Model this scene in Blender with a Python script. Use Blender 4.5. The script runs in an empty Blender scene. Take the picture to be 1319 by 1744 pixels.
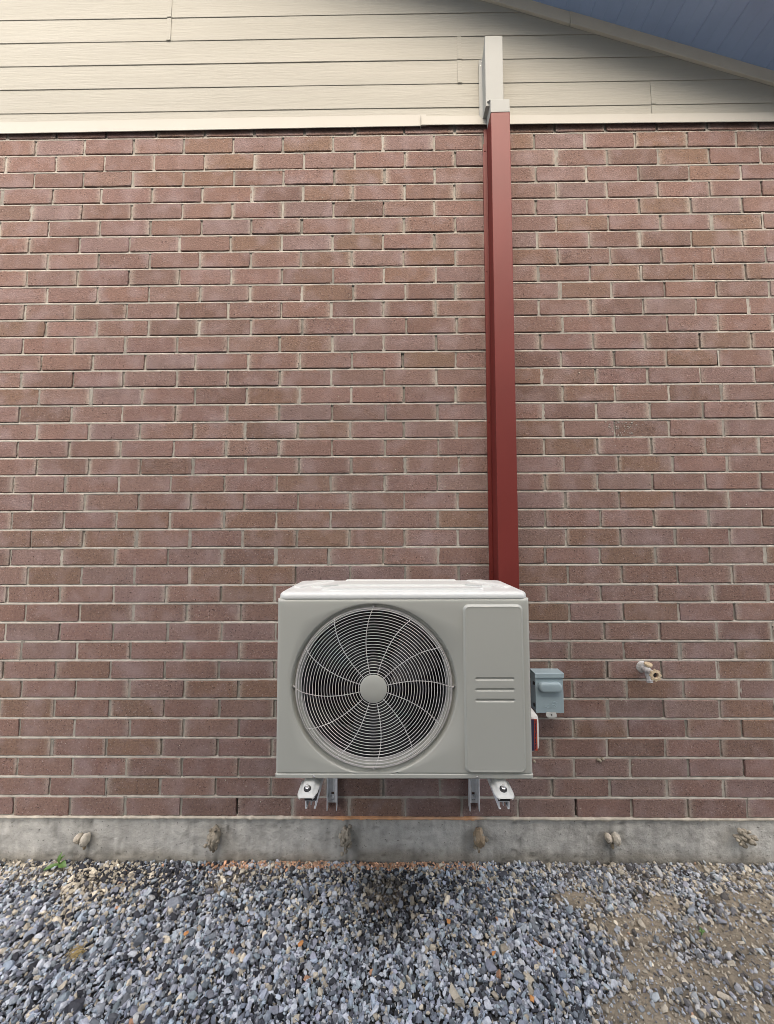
import bpy, math, random
import numpy as np
from mathutils import Vector, Matrix

# ------------------------------------------------------------------ camera, world, sun, exposure
S = bpy.context.scene
COL = S.collection
cam = bpy.data.objects.new("camera", bpy.data.cameras.new("camera"))
COL.objects.link(cam)
S.camera = cam
cam.data.sensor_fit = 'HORIZONTAL'
cam.data.sensor_width = 36.0
cam.data.lens = 660.0 / 1319.0 * 36.0
cam.data.clip_start = 0.02
cam.data.clip_end = 2000
_r = Vector((0.9999465, 0.0097494, -0.0034480))
_u = Vector((0.0040993, -0.0675855, 0.9977051))
_w = Vector((-0.0094940, 0.9976658, 0.0676219))
M4 = Matrix(((_r.x, _u.x, -_w.x, 0.0), (_r.y, _u.y, -_w.y, -1.46398), (_r.z, _u.z, -_w.z, 1.15662), (0, 0, 0, 1)))
cam.matrix_world = M4

SUN_EL, SUN_ROT = math.radians(49), math.radians(178)
world = bpy.data.worlds.new("World")
S.world = world
world.use_nodes = True
wn = world.node_tree
sky = wn.nodes.new('ShaderNodeTexSky')
sky.sky_type = 'NISHITA'
sky.sun_disc = False
sky.sun_elevation = SUN_EL
sky.sun_rotation = SUN_ROT
sky.air_density = 1.0
sky.dust_density = 7.0
sky.ozone_density = 0.4
wn.links.new(sky.outputs[0], wn.nodes['Background'].inputs[0])
wn.nodes['Background'].inputs[1].default_value = 0.15

sl = bpy.data.lights.new("sun", 'SUN')
sl.energy = 0.8
sl.angle = math.radians(130)
sl.color = (1.0, 0.985, 0.965)
so = bpy.data.objects.new("sun", sl)
COL.objects.link(so)
_d = Vector((math.sin(SUN_ROT) * math.cos(SUN_EL), math.cos(SUN_ROT) * math.cos(SUN_EL), math.sin(SUN_EL)))
so.rotation_euler = _d.to_track_quat('Z', 'Y').to_euler()
so.location = (0, -3, 8)

S.view_settings.view_transform = 'Standard'
S.view_settings.look = 'None'
S.view_settings.gamma = 1.0
S.view_settings.exposure = 1.4
S.cycles.filter_width = 0.85

# ------------------------------------------------------------------ helpers
rng = np.random.default_rng(7)
random.seed(7)
PI = math.pi


def vnoise(x, y, sc, seed=0):
    """smooth value noise in 0..1 for numpy arrays"""
    x = np.asarray(x, float) / sc + 1000.3
    y = np.asarray(y, float) / sc + 1000.7
    xi, yi = np.floor(x).astype(np.int64), np.floor(y).astype(np.int64)
    fx, fy = x - xi, y - yi
    fx = fx * fx * (3 - 2 * fx)
    fy = fy * fy * (3 - 2 * fy)

    def h(a, b):
        n = (a * 73856093) ^ (b * 19349663) ^ (seed * 83492791 + 12345)
        n = (n ^ (n >> 13)) * 1274126177
        n = n & 0x7fffffff
        n = (n ^ (n >> 16)) & 0xffff
        return n / 65535.0
    a = h(xi, yi) * (1 - fx) + h(xi + 1, yi) * fx
    b = h(xi, yi + 1) * (1 - fx) + h(xi + 1, yi + 1) * fx
    return a * (1 - fy) + b * fy


def fbm(x, y, sc, seed=0, o=3):
    t, a, s = 0, 1.0, 0
    for k in range(o):
        t = t + a * vnoise(x, y, sc / 2 ** k, seed + k * 17)
        s += a
        a *= .5
    return t / s


class MB:
    def __init__(self):
        self.v, self.f, self.c = [], [], []

    def add(self, vs, fs, col=None):
        o = len(self.v)
        self.v.extend([tuple(map(float, p)) for p in vs])
        self.f.extend([tuple(i + o for i in f) for f in fs])
        if col is not None:
            self.c.extend([col] * len(vs))
        return o

    def box(self, x0, x1, y0, y1, z0, z1, col=None):
        vs = [(x, y, z) for z in (z0, z1) for y in (y0, y1) for x in (x0, x1)]
        self.add(vs, [(0, 2, 3, 1), (4, 5, 7, 6), (0, 1, 5, 4), (2, 6, 7, 3), (0, 4, 6, 2), (1, 3, 7, 5)], col)

    def loops(self, L, close=True, cap0=False, cap1=False, col=None):
        """skin a list of equal-length point loops"""
        n = len(L[0])
        vs = [p for l in L for p in l]
        fs = []
        for k in range(len(L) - 1):
            for i in range(n if close else n - 1):
                j = (i + 1) % n
                fs.append((k * n + i, k * n + j, (k + 1) * n + j, (k + 1) * n + i))
        if cap0:
            fs.append(tuple(range(n))[::-1])
        if cap1:
            fs.append(tuple(range((len(L) - 1) * n, len(L) * n)))
        self.add(vs, fs, col)

    def tube(self, pts, r, n=8, closed=False, cap=True, col=None):
        pts = [Vector(p) for p in pts]
        rs = r if isinstance(r, (list, tuple)) else [r] * len(pts)
        L = []
        up = None
        m = len(pts)
        for i, p in enumerate(pts):
            if closed:
                t = pts[(i + 1) % m] - pts[i - 1]
            else:
                t = pts[min(i + 1, m - 1)] - pts[max(i - 1, 0)]
            t.normalize()
            if up is None:
                up = Vector((0, 1, 0)) if abs(t.y) < .9 else Vector((0, 0, 1))
            a = t.cross(up).normalized()
            b = a.cross(t).normalized()
            up = b
            L.append([tuple(p + rs[i] * (math.cos(2 * PI * k / n) * a + math.sin(2 * PI * k / n) * b)) for k in range(n)])
        if closed:
            L.append(L[0])
        self.loops(L, True, cap and not closed, cap and not closed, col)

    def lathe(self, c, ax, prof, n=24, col=None, cap0=True, cap1=True):
        """prof: list of (radius, distance along ax) from point c"""
        ax = Vector(ax).normalized()
        a = ax.orthogonal().normalized()
        b = ax.cross(a)
        c = Vector(c)
        L = [[tuple(c + ax * d + r * (math.cos(2 * PI * k / n) * a + math.sin(2 * PI * k / n) * b)) for k in range(n)] for r, d in prof]
        self.loops(L, True, cap0, cap1, col)

    def prism(self, outline, y0, y1, col=None):
        """outline in (x,z), extruded along y"""
        self.loops([[(x, y0, z) for x, z in outline], [(x, y1, z) for x, z in outline]], True, True, True, col)

    def build(self, name, m, parent=None, smooth=None, bevel=0, seg=2):
        me = bpy.data.meshes.new(name)
        me.from_pydata(self.v, [], self.f)
        if self.c:
            at = me.color_attributes.new('Col', 'FLOAT_COLOR', 'POINT')
            at.data.foreach_set('color', np.array([(*q[:3], 1.0) for q in self.c], np.float32).ravel())
        me.update()
        return link(name, me, m, parent, smooth, bevel, seg)


def fix_normals(me):
    import bmesh
    bm = bmesh.new()
    bm.from_mesh(me)
    bmesh.ops.recalc_face_normals(bm, faces=bm.faces)
    bm.to_mesh(me)
    bm.free()


def link(name, me, m, parent=None, smooth=None, bevel=0, seg=2, fix=True):
    if fix:
        fix_normals(me)
    o = bpy.data.objects.new(name, me)
    COL.objects.link(o)
    if m:
        me.materials.append(m)
    if parent:
        o.parent = parent
    if not smooth:
        me.polygons.foreach_set('use_smooth', np.zeros(len(me.polygons), bool))
    if smooth:
        me.polygons.foreach_set('use_smooth', np.ones(len(me.polygons), bool))
        if smooth < 180:
            me.set_sharp_from_angle(angle=math.radians(smooth))
    if bevel:
        b = o.modifiers.new('bevel', 'BEVEL')
        b.width = bevel
        b.segments = seg
        b.limit_method = 'ANGLE'
        b.angle_limit = math.radians(35)
        b.harden_normals = False
    return o


def npmesh(name, V, F, m, col=None, parent=None, smooth=None):
    """V (n,3), F (k,3 or 4)"""
    V = np.ascontiguousarray(V, np.float32)
    F = np.ascontiguousarray(F, np.int32)
    me = bpy.data.meshes.new(name)
    k = F.shape[1]
    me.vertices.add(len(V))
    me.vertices.foreach_set('co', V.ravel())
    me.loops.add(F.size)
    me.loops.foreach_set('vertex_index', F.ravel())
    me.polygons.add(len(F))
    me.polygons.foreach_set('loop_start', np.arange(0, F.size, k, dtype=np.int32))
    me.update(calc_edges=True)
    if col is not None:
        at = me.color_attributes.new('Col', 'FLOAT_COLOR', 'POINT')
        c = np.ones((len(V), 4), np.float32)
        c[:, :3] = col
        at.data.foreach_set('color', c.ravel())
    return link(name, me, m, parent, smooth, fix=False)


def thing(name, label, cat, loc=(0, 0, 0), group=None):
    o = bpy.data.objects.new(name, None)
    COL.objects.link(o)
    o.location = (0, 0, 0)
    o['label'] = label
    o['category'] = cat
    if group:
        o['group'] = group
    return o


def tag(o, label=None, cat=None, group=None, kind=None):
    for k, q in (('label', label), ('category', cat), ('group', group), ('kind', kind)):
        if q:
            o[k] = q
    return o


# ------------------------------------------------------------------ materials
def mat(name, c1, c2=None, sc=8.0, rough=.5, metal=0.0, bump=0.0, bsc=60.0, stretch=(1, 1, 1), attr=False,
        spk=None, spk_sc=200.0, spk_t=.65, detail=6.0, spec=.5, bdist=.002, coat=0.0, rvar=0.0):
    m = bpy.data.materials.new(name)
    m.use_nodes = True
    nt = m.node_tree
    N, Lk = nt.nodes, nt.links
    bs = N['Principled BSDF']
    bs.inputs['Roughness'].default_value = rough
    bs.inputs['Metallic'].default_value = metal
    bs.inputs['Specular IOR Level'].default_value = spec
    bs.inputs['Coat Weight'].default_value = coat
    tc = N.new('ShaderNodeTexCoord')
    mp = N.new('ShaderNodeMapping')
    mp.inputs['Scale'].default_value = stretch
    Lk.new(tc.outputs['Object'], mp.inputs[0])

    def noise(s, d=detail, r=.6):
        n = N.new('ShaderNodeTexNoise')
        n.inputs['Scale'].default_value = s
        n.inputs['Detail'].default_value = d
        n.inputs['Roughness'].default_value = r
        Lk.new(mp.outputs[0], n.inputs['Vector'])
        return n

    def mix(fac, a, b, mode='MIX'):
        x = N.new('ShaderNodeMix')
        x.data_type = 'RGBA'
        x.blend_type = mode
        for sock, val in ((x.inputs[0], fac), (x.inputs[6], a), (x.inputs[7], b)):
            if hasattr(val, 'links'):
                Lk.new(val, sock)
            else:
                sock.default_value = val if not isinstance(val, tuple) else (*val[:3], 1)
        return x.outputs[2]

    def ramp(src, a, b):
        x = N.new('ShaderNodeMapRange')
        x.inputs[1].default_value = a
        x.inputs[2].default_value = b
        Lk.new(src, x.inputs[0])
        return x.outputs[0]
    c2 = c2 or c1
    n1 = noise(sc)
    col = mix(ramp(n1.outputs[0], .32, .68), c1, c2)
    if attr:
        at = N.new('ShaderNodeAttribute')
        at.attribute_name = 'Col'
        col = mix(1.0, at.outputs['Color'], col, 'MULTIPLY')
    if spk:
        n2 = noise(spk_sc, 2.0)
        col = mix(ramp(n2.outputs[0], spk_t, spk_t + .07), col, spk)
    Lk.new(col, bs.inputs['Base Color'])
    if rvar:
        n4 = noise(sc * 1.7)
        rr = N.new('ShaderNodeMapRange')
        rr.inputs[1].default_value, rr.inputs[2].default_value = .3, .7
        rr.inputs[3].default_value, rr.inputs[4].default_value = rough - rvar, rough + rvar
        Lk.new(n4.outputs[0], rr.inputs[0])
        Lk.new(rr.outputs[0], bs.inputs['Roughness'])
    if bump:
        n3 = noise(bsc, 5.0, .65)
        bp = N.new('ShaderNodeBump')
        bp.inputs['Strength'].default_value = bump
        bp.inputs['Distance'].default_value = bdist
        Lk.new(n3.outputs[0], bp.inputs['Height'])
        Lk.new(bp.outputs[0], bs.inputs['Normal'])
    m['_'] = 1
    return m


def brick_material():
    m = mat('brick', (1.20, 1.17, 1.13), (.78, .78, .79), sc=120, detail=5.0, rough=.93, attr=True, bump=1.0, bsc=170, bdist=.003,
            spk=(.05, .033, .028), spk_sc=170, spk_t=.625, spec=.25)
    nt = m.node_tree
    N, Lk = nt.nodes, nt.links
    bs = N['Principled BSDF']
    src = bs.inputs['Base Color'].links[0].from_socket
    tc = N['Texture Coordinate']
    # pale lavender bloom in soft patches, and light grit
    n = N.new('ShaderNodeTexNoise')
    n.inputs['Scale'].default_value = 11
    n.inputs['Detail'].default_value = 3
    Lk.new(tc.outputs['Object'], n.inputs['Vector'])
    r = N.new('ShaderNodeMapRange')
    r.inputs[1].default_value, r.inputs[2].default_value, r.inputs[4].default_value = .48, .72, .6
    Lk.new(n.outputs[0], r.inputs[0])
    x = N.new('ShaderNodeMix')
    x.data_type = 'RGBA'
    x.inputs[7].default_value = (.26, .20, .20, 1)
    Lk.new(r.outputs[0], x.inputs[0])
    Lk.new(src, x.inputs[6])
    n2 = N.new('ShaderNodeTexNoise')
    n2.inputs['Scale'].default_value = 210
    n2.inputs['Detail'].default_value = 2
    Lk.new(tc.outputs['Object'], n2.inputs['Vector'])
    r2 = N.new('ShaderNodeMapRange')
    r2.inputs[1].default_value, r2.inputs[2].default_value, r2.inputs[4].default_value = .62, .72, .7
    Lk.new(n2.outputs[0], r2.inputs[0])
    y = N.new('ShaderNodeMix')
    y.data_type = 'RGBA'
    y.inputs[7].default_value = (.36, .29, .265, 1)
    Lk.new(r2.outputs[0], y.inputs[0])
    Lk.new(x.outputs[2], y.inputs[6])
    Lk.new(y.outputs[2], bs.inputs['Base Color'])
    return m


MT = dict(
    brick=brick_material(),
    mortar=mat('mortar', (.41, .39, .345), (.29, .277, .243), sc=30, rough=.95, bump=.5, bsc=260, attr=True, spec=.2),
    siding=mat('cream_siding', (.335, .332, .290), (.30, .297, .258), sc=5, rough=.65, spec=.2, bump=.8, bsc=42, stretch=(.22, 1, 2.6), bdist=.0022, rvar=.08),
    trim=mat('cream_trim', (.40, .395, .355), (.38, .375, .335), sc=4, rough=.6, spec=.2, bump=.05, bsc=40),
    rake=mat('rake_paint', (.60, .565, .47), (.54, .51, .42), sc=7, rough=.6, bump=.2, bsc=120),
    soffit=mat('blue_soffit', (.34, .465, .70), (.295, .405, .62), sc=5, rough=.38, bump=.08, bsc=90),
    white=mat('white_metal', (.35, .365, .35), (.33, .345, .33), sc=5, rough=.6, spec=.15),
    red=mat('red_metal', (.150, .022, .018), (.132, .020, .016), sc=4, rough=.52, spec=.32, bump=.02, bsc=120, spk=(.24, .10, .09), spk_sc=110, spk_t=.80),
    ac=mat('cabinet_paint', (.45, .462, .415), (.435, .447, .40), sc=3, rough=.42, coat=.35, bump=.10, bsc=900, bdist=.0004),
    ac_lit=mat('cabinet_paint_lit', (.70, .725, .70), (.685, .71, .685), sc=4, rough=.36, bump=.08, bsc=800, bdist=.0003),  # same paint as the cabinet, paler: light on the top put into the colour
    foot=mat('foot_paint', (.56, .575, .545), (.50, .515, .49), sc=18, rough=.4),
    wire=mat('grille_wire', (.66, .65, .63), (.62, .61, .59), sc=6, rough=.38),
    dark=mat('dark_plastic', (.012, .012, .014), (.008, .008, .01), sc=8, rough=.45),
    coil=mat('coil_fins', (.012, .012, .014), (.006, .006, .008), sc=60, stretch=(40, 1, 1), rough=.5, metal=.3),
    shroud=mat('shroud_paint', (.44, .44, .42), (.40, .40, .385), sc=6, rough=.5),
    steel=mat('galvanised', (.74, .76, .77), (.60, .62, .64), sc=40, rough=.42, metal=.1, rvar=.1),
    screw=mat('screw_metal', (.62, .62, .60), (.5, .5, .5), sc=200, rough=.3, metal=.9),
    rubber=mat('black_rubber', (.018, .018, .02), rough=.7),
    boxp=mat('blue_grey_paint', (.31, .40, .435), (.285, .37, .405), sc=12, rough=.42, bump=.05, bsc=500),
    label=mat('label_red', (.52, .075, .03), (.44, .06, .03), sc=90, rough=.5),
    labeld=mat('label_ink', (.035, .038, .075), rough=.5),
    cap=mat('valve_plastic', (.72, .71, .66), (.68, .67, .62), sc=8, rough=.4),
    brass=mat('weathered_brass', (.60, .60, .59), (.36, .355, .34), sc=120, rough=.45, metal=.2, bump=.3, bsc=300),
    handle=mat('cream_handle', (.56, .47, .33), (.42, .33, .21), sc=90, rough=.55),
    concrete=mat('concrete', (.52, .522, .490), (.36, .362, .340), sc=22, rough=.93, bump=1.0, bsc=60, bdist=.005, spk=(.11, .105, .095), spk_sc=120, spk_t=.67, spec=.25, attr=True),
    plug=mat('plug_mortar', (.40, .365, .295), (.24, .215, .165), sc=70, rough=.95, bump=.8, bsc=240, bdist=.003, attr=True),
    gravel=mat('gravel_stone', (1.12, 1.12, 1.12), (.78, .78, .80), sc=130, rough=.72, attr=True, bump=.3, bsc=420, bdist=.0012, spec=.35),
    soil=mat('soil', (1.15, 1.13, 1.1), (.68, .68, .68), sc=90, rough=.97, attr=True, bump=1.0, bsc=230, bdist=.006, spec=.15, spk=(.32, .28, .2), spk_sc=210, spk_t=.68),
    field=mat('far_gravel', (.20, .205, .21), (.09, .092, .10), sc=60, rough=.95, bump=1, bsc=60, bdist=.01),
    leaf=mat('leaf', (.10, .19, .045), (.07, .14, .03), sc=60, rough=.5, bump=.2, bsc=160),
    twig=mat('twig', (.36, .22, .10), (.24, .14, .06), sc=80, rough=.85, stretch=(1, 1, 1)),
    straw=mat('straw', (.46, .36, .16), (.34, .25, .10), sc=100, rough=.85),
    chip=mat('orange_chip', (.58, .29, .10), (.45, .19, .07), sc=120, rough=.8),
    roof=mat('roof_shingle', (.08, .08, .085), (.05, .05, .055), sc=60, rough=.95, bump=.6, bsc=100),
    blocker_wall=mat('sky_blocker_siding', (.30, .265, .20), (.28, .245, .185), sc=2, rough=.7, stretch=(.2, 1, 4), bump=.3, bsc=30),
)

# ------------------------------------------------------------------ the house
house = thing('house', 'house gable wall of mauve brown brick under cream lap siding and a grey footing', 'house')

BL, BP, Z0, JX = 0.2032, 0.0692327, 2.785, -1.44738
OFFS = [1, -14, 4, -19, 2, -20, -1, -21, 1, -18, -1, -15, 1, -23, 3, -24, 3, -26, 3, -21, -2, -25, -2, -26, -3, -26, -3, -28, 2, -32, -2, -28, -1, -26, -5, -27, -4, -29]
BED = [4.6, 2.9, -.6, -.2, -.2, -.9, -.9, -1.1, -.9, -1.2, -1.8, -1.3, -1.6, -1.8, -1.3, -.4, -.7, .1, .3, .4, 1.5, 2.1, 1.8, .7, .5, 1.8, -1.4, 1.2, 0, -1, -.5, -.9, -.3, -.8, -.5, .4, -.6, .5, -.3]
X0, X1 = -3.05, 3.05


def zline(c):
    return Z0 - c * BP + (BED[c] * .001 if 0 <= c < 39 else .004)


WEEP = [(37, 0), (37, 5), (37, 11)]


def build_bricks():
    V, F, C = [], [], []
    nv = 0
    NX, NZ = 16, 5
    pal = [((.192, .126, .107), 6), ((.184, .123, .107), 5), ((.191, .135, .122), 3), ((.180, .120, .093), 3), ((.162, .108, .091), 2), ((.197, .132, .113), 3)]
    cols = np.array([p for p, _ in pal])
    wts = np.array([w for _, w in pal], float)
    wts /= wts.sum()
    for c in range(-1, 38):
        zt, zb = zline(c) - .0043, zline(c + 1) + .0040
        if c == -1:
            zt = 2.87
        off = (OFFS[c] if c >= 0 else -14) * .001 - (0.1016 if c % 2 else 0)
        n0 = int((X0 - JX) / BL) - 1
        n1 = int((X1 - JX) / BL) + 1
        jit = {n: rng.normal(0, .0018) for n in range(n0, n1 + 2)}
        for n in range(n0, n1 + 1):
            xa = JX + off + n * BL + jit[n] + .0040 + rng.normal(0, .0008)
            xb = JX + off + (n + 1) * BL + jit[n + 1] - .0040 + rng.normal(0, .0008)
            gx = np.linspace(xa, xb, NX + 1)
            gz = np.linspace(zb + rng.normal(0, .0006), zt + rng.normal(0, .0006), NZ + 1)
            GX, GZ = np.meshgrid(gx, gz)
            tilt = rng.normal(0, .004)
            yo = rng.normal(0, .0008)
            Y = yo + tilt * (GX - (xa + xb) / 2) * .5 + rng.normal(0, .0003, GX.shape) + .0016 * (fbm(GX, GZ, .04, 19) - .5)
            # front grid inset by the arris
            e = .0016
            fx = xa + e + (GX - xa) / (xb - xa) * (xb - xa - 2 * e)
            fz = zb + e + (GZ - zb) / (zt - zb) * (zt - zb - 2 * e)
            front = np.stack([fx, Y, fz], -1).reshape(-1, 3)
            per = [(0, i) for i in range(NX + 1)] + [(j, NX) for j in range(1, NZ + 1)] + [(NZ, i) for i in range(NX - 1, -1, -1)] + [(j, 0) for j in range(NZ - 1, 0, -1)]
            ring = []
            for j, i in per:
                ring.append((GX[j, i] + rng.normal(0, .0007), Y[j, i] + .0011 + abs(rng.normal(0, .0006)), GZ[j, i] + rng.normal(0, .0006)))
            ring = np.array(ring)
            corner = [0, NX, NX + NZ, 2 * NX + NZ]
            for k in corner:       # slightly knocked corners
                ctr = np.array([(xa + xb) / 2, 0, (zt + zb) / 2])
                q = abs(rng.normal(0, .0012))
                ring[k, 0] += math.copysign(q, ctr[0] - ring[k, 0])
                ring[k, 2] += math.copysign(q, ctr[2] - ring[k, 2])
            back = ring.copy()
            back[:, 1] = .014
            vs = np.concatenate([front, ring, back])
            W = NX + 1
            fs = [(j * W + i, j * W + i + 1, (j + 1) * W + i + 1, (j + 1) * W + i) for j in range(NZ) for i in range(NX)]
            nf, m = len(front), len(per)
            idx = [j * W + i for j, i in per]
            for k in range(m):
                l = (k + 1) % m
                fs.append((nf + k, nf + l, idx[l], idx[k]))
                fs.append((nf + m + k, nf + m + l, nf + l, nf + k))
            V.append(vs)
            F.append(np.array(fs) + nv)
            nv += len(vs)
            base = cols[rng.choice(len(cols), p=wts)] * rng.uniform(.95, 1.06) * np.array([rng.uniform(.98, 1.03), 1, rng.uniform(.97, 1.03)])
            g = np.tile(base, (len(vs), 1))
            # darker or greyer brick ends from kiln stacking
            if rng.random() < .6:
                t = (vs[:, 0] - xa) / (xb - xa)
                s = rng.uniform(.1, .35)
                side = rng.random() < .5
                msk = np.clip(1 - (t if side else 1 - t) / s, 0, 1)[:, None]
                tone = np.array([1.05, 1.10, 1.15]) if rng.random() < .6 else np.array([.88, .88, .9])
                g = g * (1 + (tone - 1) * msk)
            # mortar smeared over the brick ends and top arris
            for side in (0, 1):
                if rng.random() < .55:
                    d = (vs[:, 0] - xa) if side == 0 else (xb - vs[:, 0])
                    a = np.clip(1 - d / rng.uniform(.010, .022), 0, 1) * rng.uniform(.25, .8) * (.4 + .9 * fbm(vs[:, 0], vs[:, 2], .018, 7))
                    a = np.clip(a, 0, .85)[:, None]
                    g = g * (1 - a) + np.array([.40, .375, .325]) * a
            g = g * (.93 + .16 * fbm(vs[:, 0], vs[:, 2], .035, 11))[:, None]
            C.append(g)
    return npmesh('brick_wall', np.concatenate(V), np.concatenate(F), MT['brick'], np.concatenate(C), house, 28)


wall = build_bricks()


def build_mortar():
    V, F, C = [], [], []
    nv = 0
    XS = np.arange(X0, X1 + .001, .011)
    n = len(XS)
    for c in range(0, 39):
        z = zline(c)
        zl, zh = z - .0072, z + .0066
        if c == 38:
            zl = z - .002
        k = fbm(XS, np.full(n, c * 3.1), .05, 5)
        k2 = fbm(XS, np.full(n, c * 5.7), .35, 9)
        rec = .0022 + .0032 * k2              # depth under the upper brick
        lip = .0022 - .0034 * k               # lower edge nearly flush with the brick below
        prof = [(zl, np.full(n, .004)), (zl + .0024, lip + .0006), (z - .0018 + .0014 * (k - .5), lip + .0002), (z + .0014, lip * .4 + rec * .6), (z + .0032, rec + .001), (zh, rec + .004)]
        P = np.stack([np.stack([XS, y + np.zeros(n), np.zeros(n) + zz], -1) for zz, y in prof])
        m = len(prof)
        V.append(P.reshape(-1, 3))
        I = np.arange(m * n).reshape(m, n) + nv
        F.append(np.stack([I[:-1, :-1], I[:-1, 1:], I[1:, 1:], I[1:, :-1]], -1).reshape(-1, 4))
        nv += m * n
        t = .84 + .34 * k2
        col = np.stack([t, t, t], -1)
        C.append(np.tile(col, (m, 1)))
    # head joints
    for c in range(-1, 38):
        zt, zb = (zline(c) if c >= 0 else 2.87), zline(c + 1)
        off = (OFFS[c] if c >= 0 else -14) * .001 - (0.1016 if c % 2 else 0)
        for nn in range(int((X0 - JX) / BL), int((X1 - JX) / BL) + 1):
            x = JX + off + nn * BL
            if (c, nn) in WEEP:
                continue
            rec = max(.0008, rng.normal(.0030, .0014))
            zs = np.linspace(zb - .002, zt + .002, 6)
            xs = np.array([-.0075, -.0026, .0026, .0075])
            yy = np.array([rec - .0004, rec + .0009, rec + .0009, rec - .0004])
            P = np.stack([np.stack([x + xs + rng.normal(0, .0004, 4), yy + rng.normal(0, .0005, 4), np.full(4, q)], -1) for q in zs])
            V.append(P.reshape(-1, 3))
            I = np.arange(24).reshape(6, 4) + nv
            F.append(np.stack([I[:-1, :-1], I[:-1, 1:], I[1:, 1:], I[1:, :-1]], -1).reshape(-1, 4))
            nv += 24
            t = rng.uniform(.58, 1.05)
            C.append(np.full((24, 3), t))
    # backing sheet
    V.append(np.array([(X0, .012, .15), (X1, .012, .15), (X1, .012, 2.87), (X0, .012, 2.87)]))
    F.append(np.array([[0, 1, 2, 3]]) + nv)
    C.append(np.full((4, 3), .25))
    return npmesh('mortar_joints', np.concatenate(V), np.concatenate(F), MT['mortar'], np.concatenate(C), wall)


build_mortar()

# ragged strip of bedding mortar squeezed out over the footing, orange with drilling dust under the unit
XS = np.arange(X0, X1, .006)
n = len(XS)
kk = fbm(XS, XS * 0, .09, 31)
k3 = fbm(XS, XS * 0 + 4, .02, 33)
lump = np.clip(k3 - .55, 0, 1) * .016
zt = zline(38) + .0028 + lump * .5
yt = -.0035 - .005 * kk - lump
P = np.stack([np.stack([XS, 0 * XS + .008, zt], -1), np.stack([XS, yt * .9, zt], -1), np.stack([XS, yt, zt - .003], -1), np.stack([XS, yt * .75, zt - .0052 - lump * .8 - .002 * kk], -1), np.stack([XS, 0 * XS + .010, zt - .0056 - lump * .8], -1)])
orange = (np.clip((XS + .36) / .12, 0, 1) * np.clip((.34 - XS) / .06, 0, 1) * np.clip(.35 + 1.1 * fbm(XS, XS * 0 + 9, .12, 3), 0, 1))[:, None]
colr = np.array([1.35, 1.32, 1.26]) * (1 - orange) + np.array([1.75, 1.0, .60]) * orange
colr = colr * (.8 + .4 * k3)[:, None]
I = np.arange(5 * n).reshape(5, n)
npmesh('mortar_lip', P.reshape(-1, 3), np.stack([I[:-1, :-1], I[:-1, 1:], I[1:, 1:], I[1:, :-1]], -1).reshape(-1, 4), MT['mortar'], np.tile(colr, (5, 1)), wall)

# pale mortar smear on the brick at right and small crumbs stuck on the wall
mb = MB()
for q in range(60):
    x = .885 + rng.normal(0, .030)
    z = 1.585 - abs(rng.normal(0, .038)) + .015
    s = rng.uniform(.0010, .0032)
    mb.lathe((x, -.0002, z), (rng.normal(0, .2), -1, rng.normal(0, .2)), [(s, 0), (s * .7, .0005), (s * .2, .0008)], 6, (.86, .86, .88))
for q in range(150):
    x, z = rng.uniform(-1.5, 1.5), .18 + rng.random() ** 1.7 * 2.4
    s = rng.uniform(.0009, .0028)
    mb.lathe((x, -.0003, z), (rng.normal(0, .3), -1, rng.normal(0, .3)), [(s, 0), (s * .8, .0007), (s * .2, .0011)], 5, (1.0, .96, .9))
for x, z in [(.745, .357), (.752, .353), (.762, .359), (.50, .353), (.515, .35), (-.06, .355)]:
    mb.lathe((x, -.0005, z), (0, -1, .2), [(.006, 0), (.005, .004), (.002, .006)], 7, (.85, .8, .72))
mb.build('mortar_crumbs', MT['mortar'], wall)['kind'] = 'stuff'

# footing
XS = np.arange(X0, X1 + .001, .008)
ZS = np.linspace(-.22, .150, 44)
GX, GZ = np.meshgrid(XS, ZS)
Y = .0045 + .004 * (fbm(GX, GZ, .12, 41) - .5) + .0022 * (fbm(GX, GZ, .03, 43) - .5)
pit = np.clip(vnoise(GX, GZ, .016, 47) - .80, 0, 1) * 5
Y += pit * .006
lum = np.clip(vnoise(GX * .8, GZ, .026, 53) - .82, 0, 1) * 5
Y -= lum * .0045
TIES = [(-1.1061, .0837), (-.634, .0955), (-.1644, .0992), (.3087, .0989), (.7805, .0926), (1.2398, .1042)]
tone = .80 + .45 * fbm(GX, GZ * .6, .22, 61, 4) - .26 * vnoise(GX, GZ * .12, .012, 66) + .30 * np.clip(fbm(GX, GZ, .06, 67) - .62, 0, 1) - .35 * pit
damp = np.clip((.022 + .05 * fbm(GX, GX * 0, .13, 68) - GZ) / .035, 0, 1)
for tx, tz in TIES + [(-1.58, .09), (-2.05, .09), (1.71, .09), (2.18, .09)]:
    crack = np.exp(-((GX - tx - .004 * np.sin(GZ * 60)) / .006) ** 2)
    Y += crack * .0025
    tone -= crack * .28 * (GZ < tz) + crack * .14 * (GZ >= tz)
    for dx in (-.085, .058, -.066):        # shallow trowelled-over rounds
        d = np.hypot(GX - tx - dx, GZ - tz + .004)
        Y -= .0016 * np.exp(-((d - .012) / .004) ** 2)
CC = np.stack([tone, tone, tone], -1)
CC *= (1 - damp[..., None] * np.array([.34, .37, .42]))
V = np.stack([GX, Y, GZ], -1)
h, w = GX.shape
top = V[-1].copy()
top[:, 1] = .2
V = np.concatenate([V.reshape(-1, 3), top])
I = np.arange(h * w).reshape(h, w)
F = np.stack([I[:-1, :-1], I[:-1, 1:], I[1:, 1:], I[1:, :-1]], -1).reshape(-1, 4)
T = np.arange(w) + h * w
F2 = np.stack([I[-1, :-1], I[-1, 1:], T[1:], T[:-1]], -1)
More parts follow.
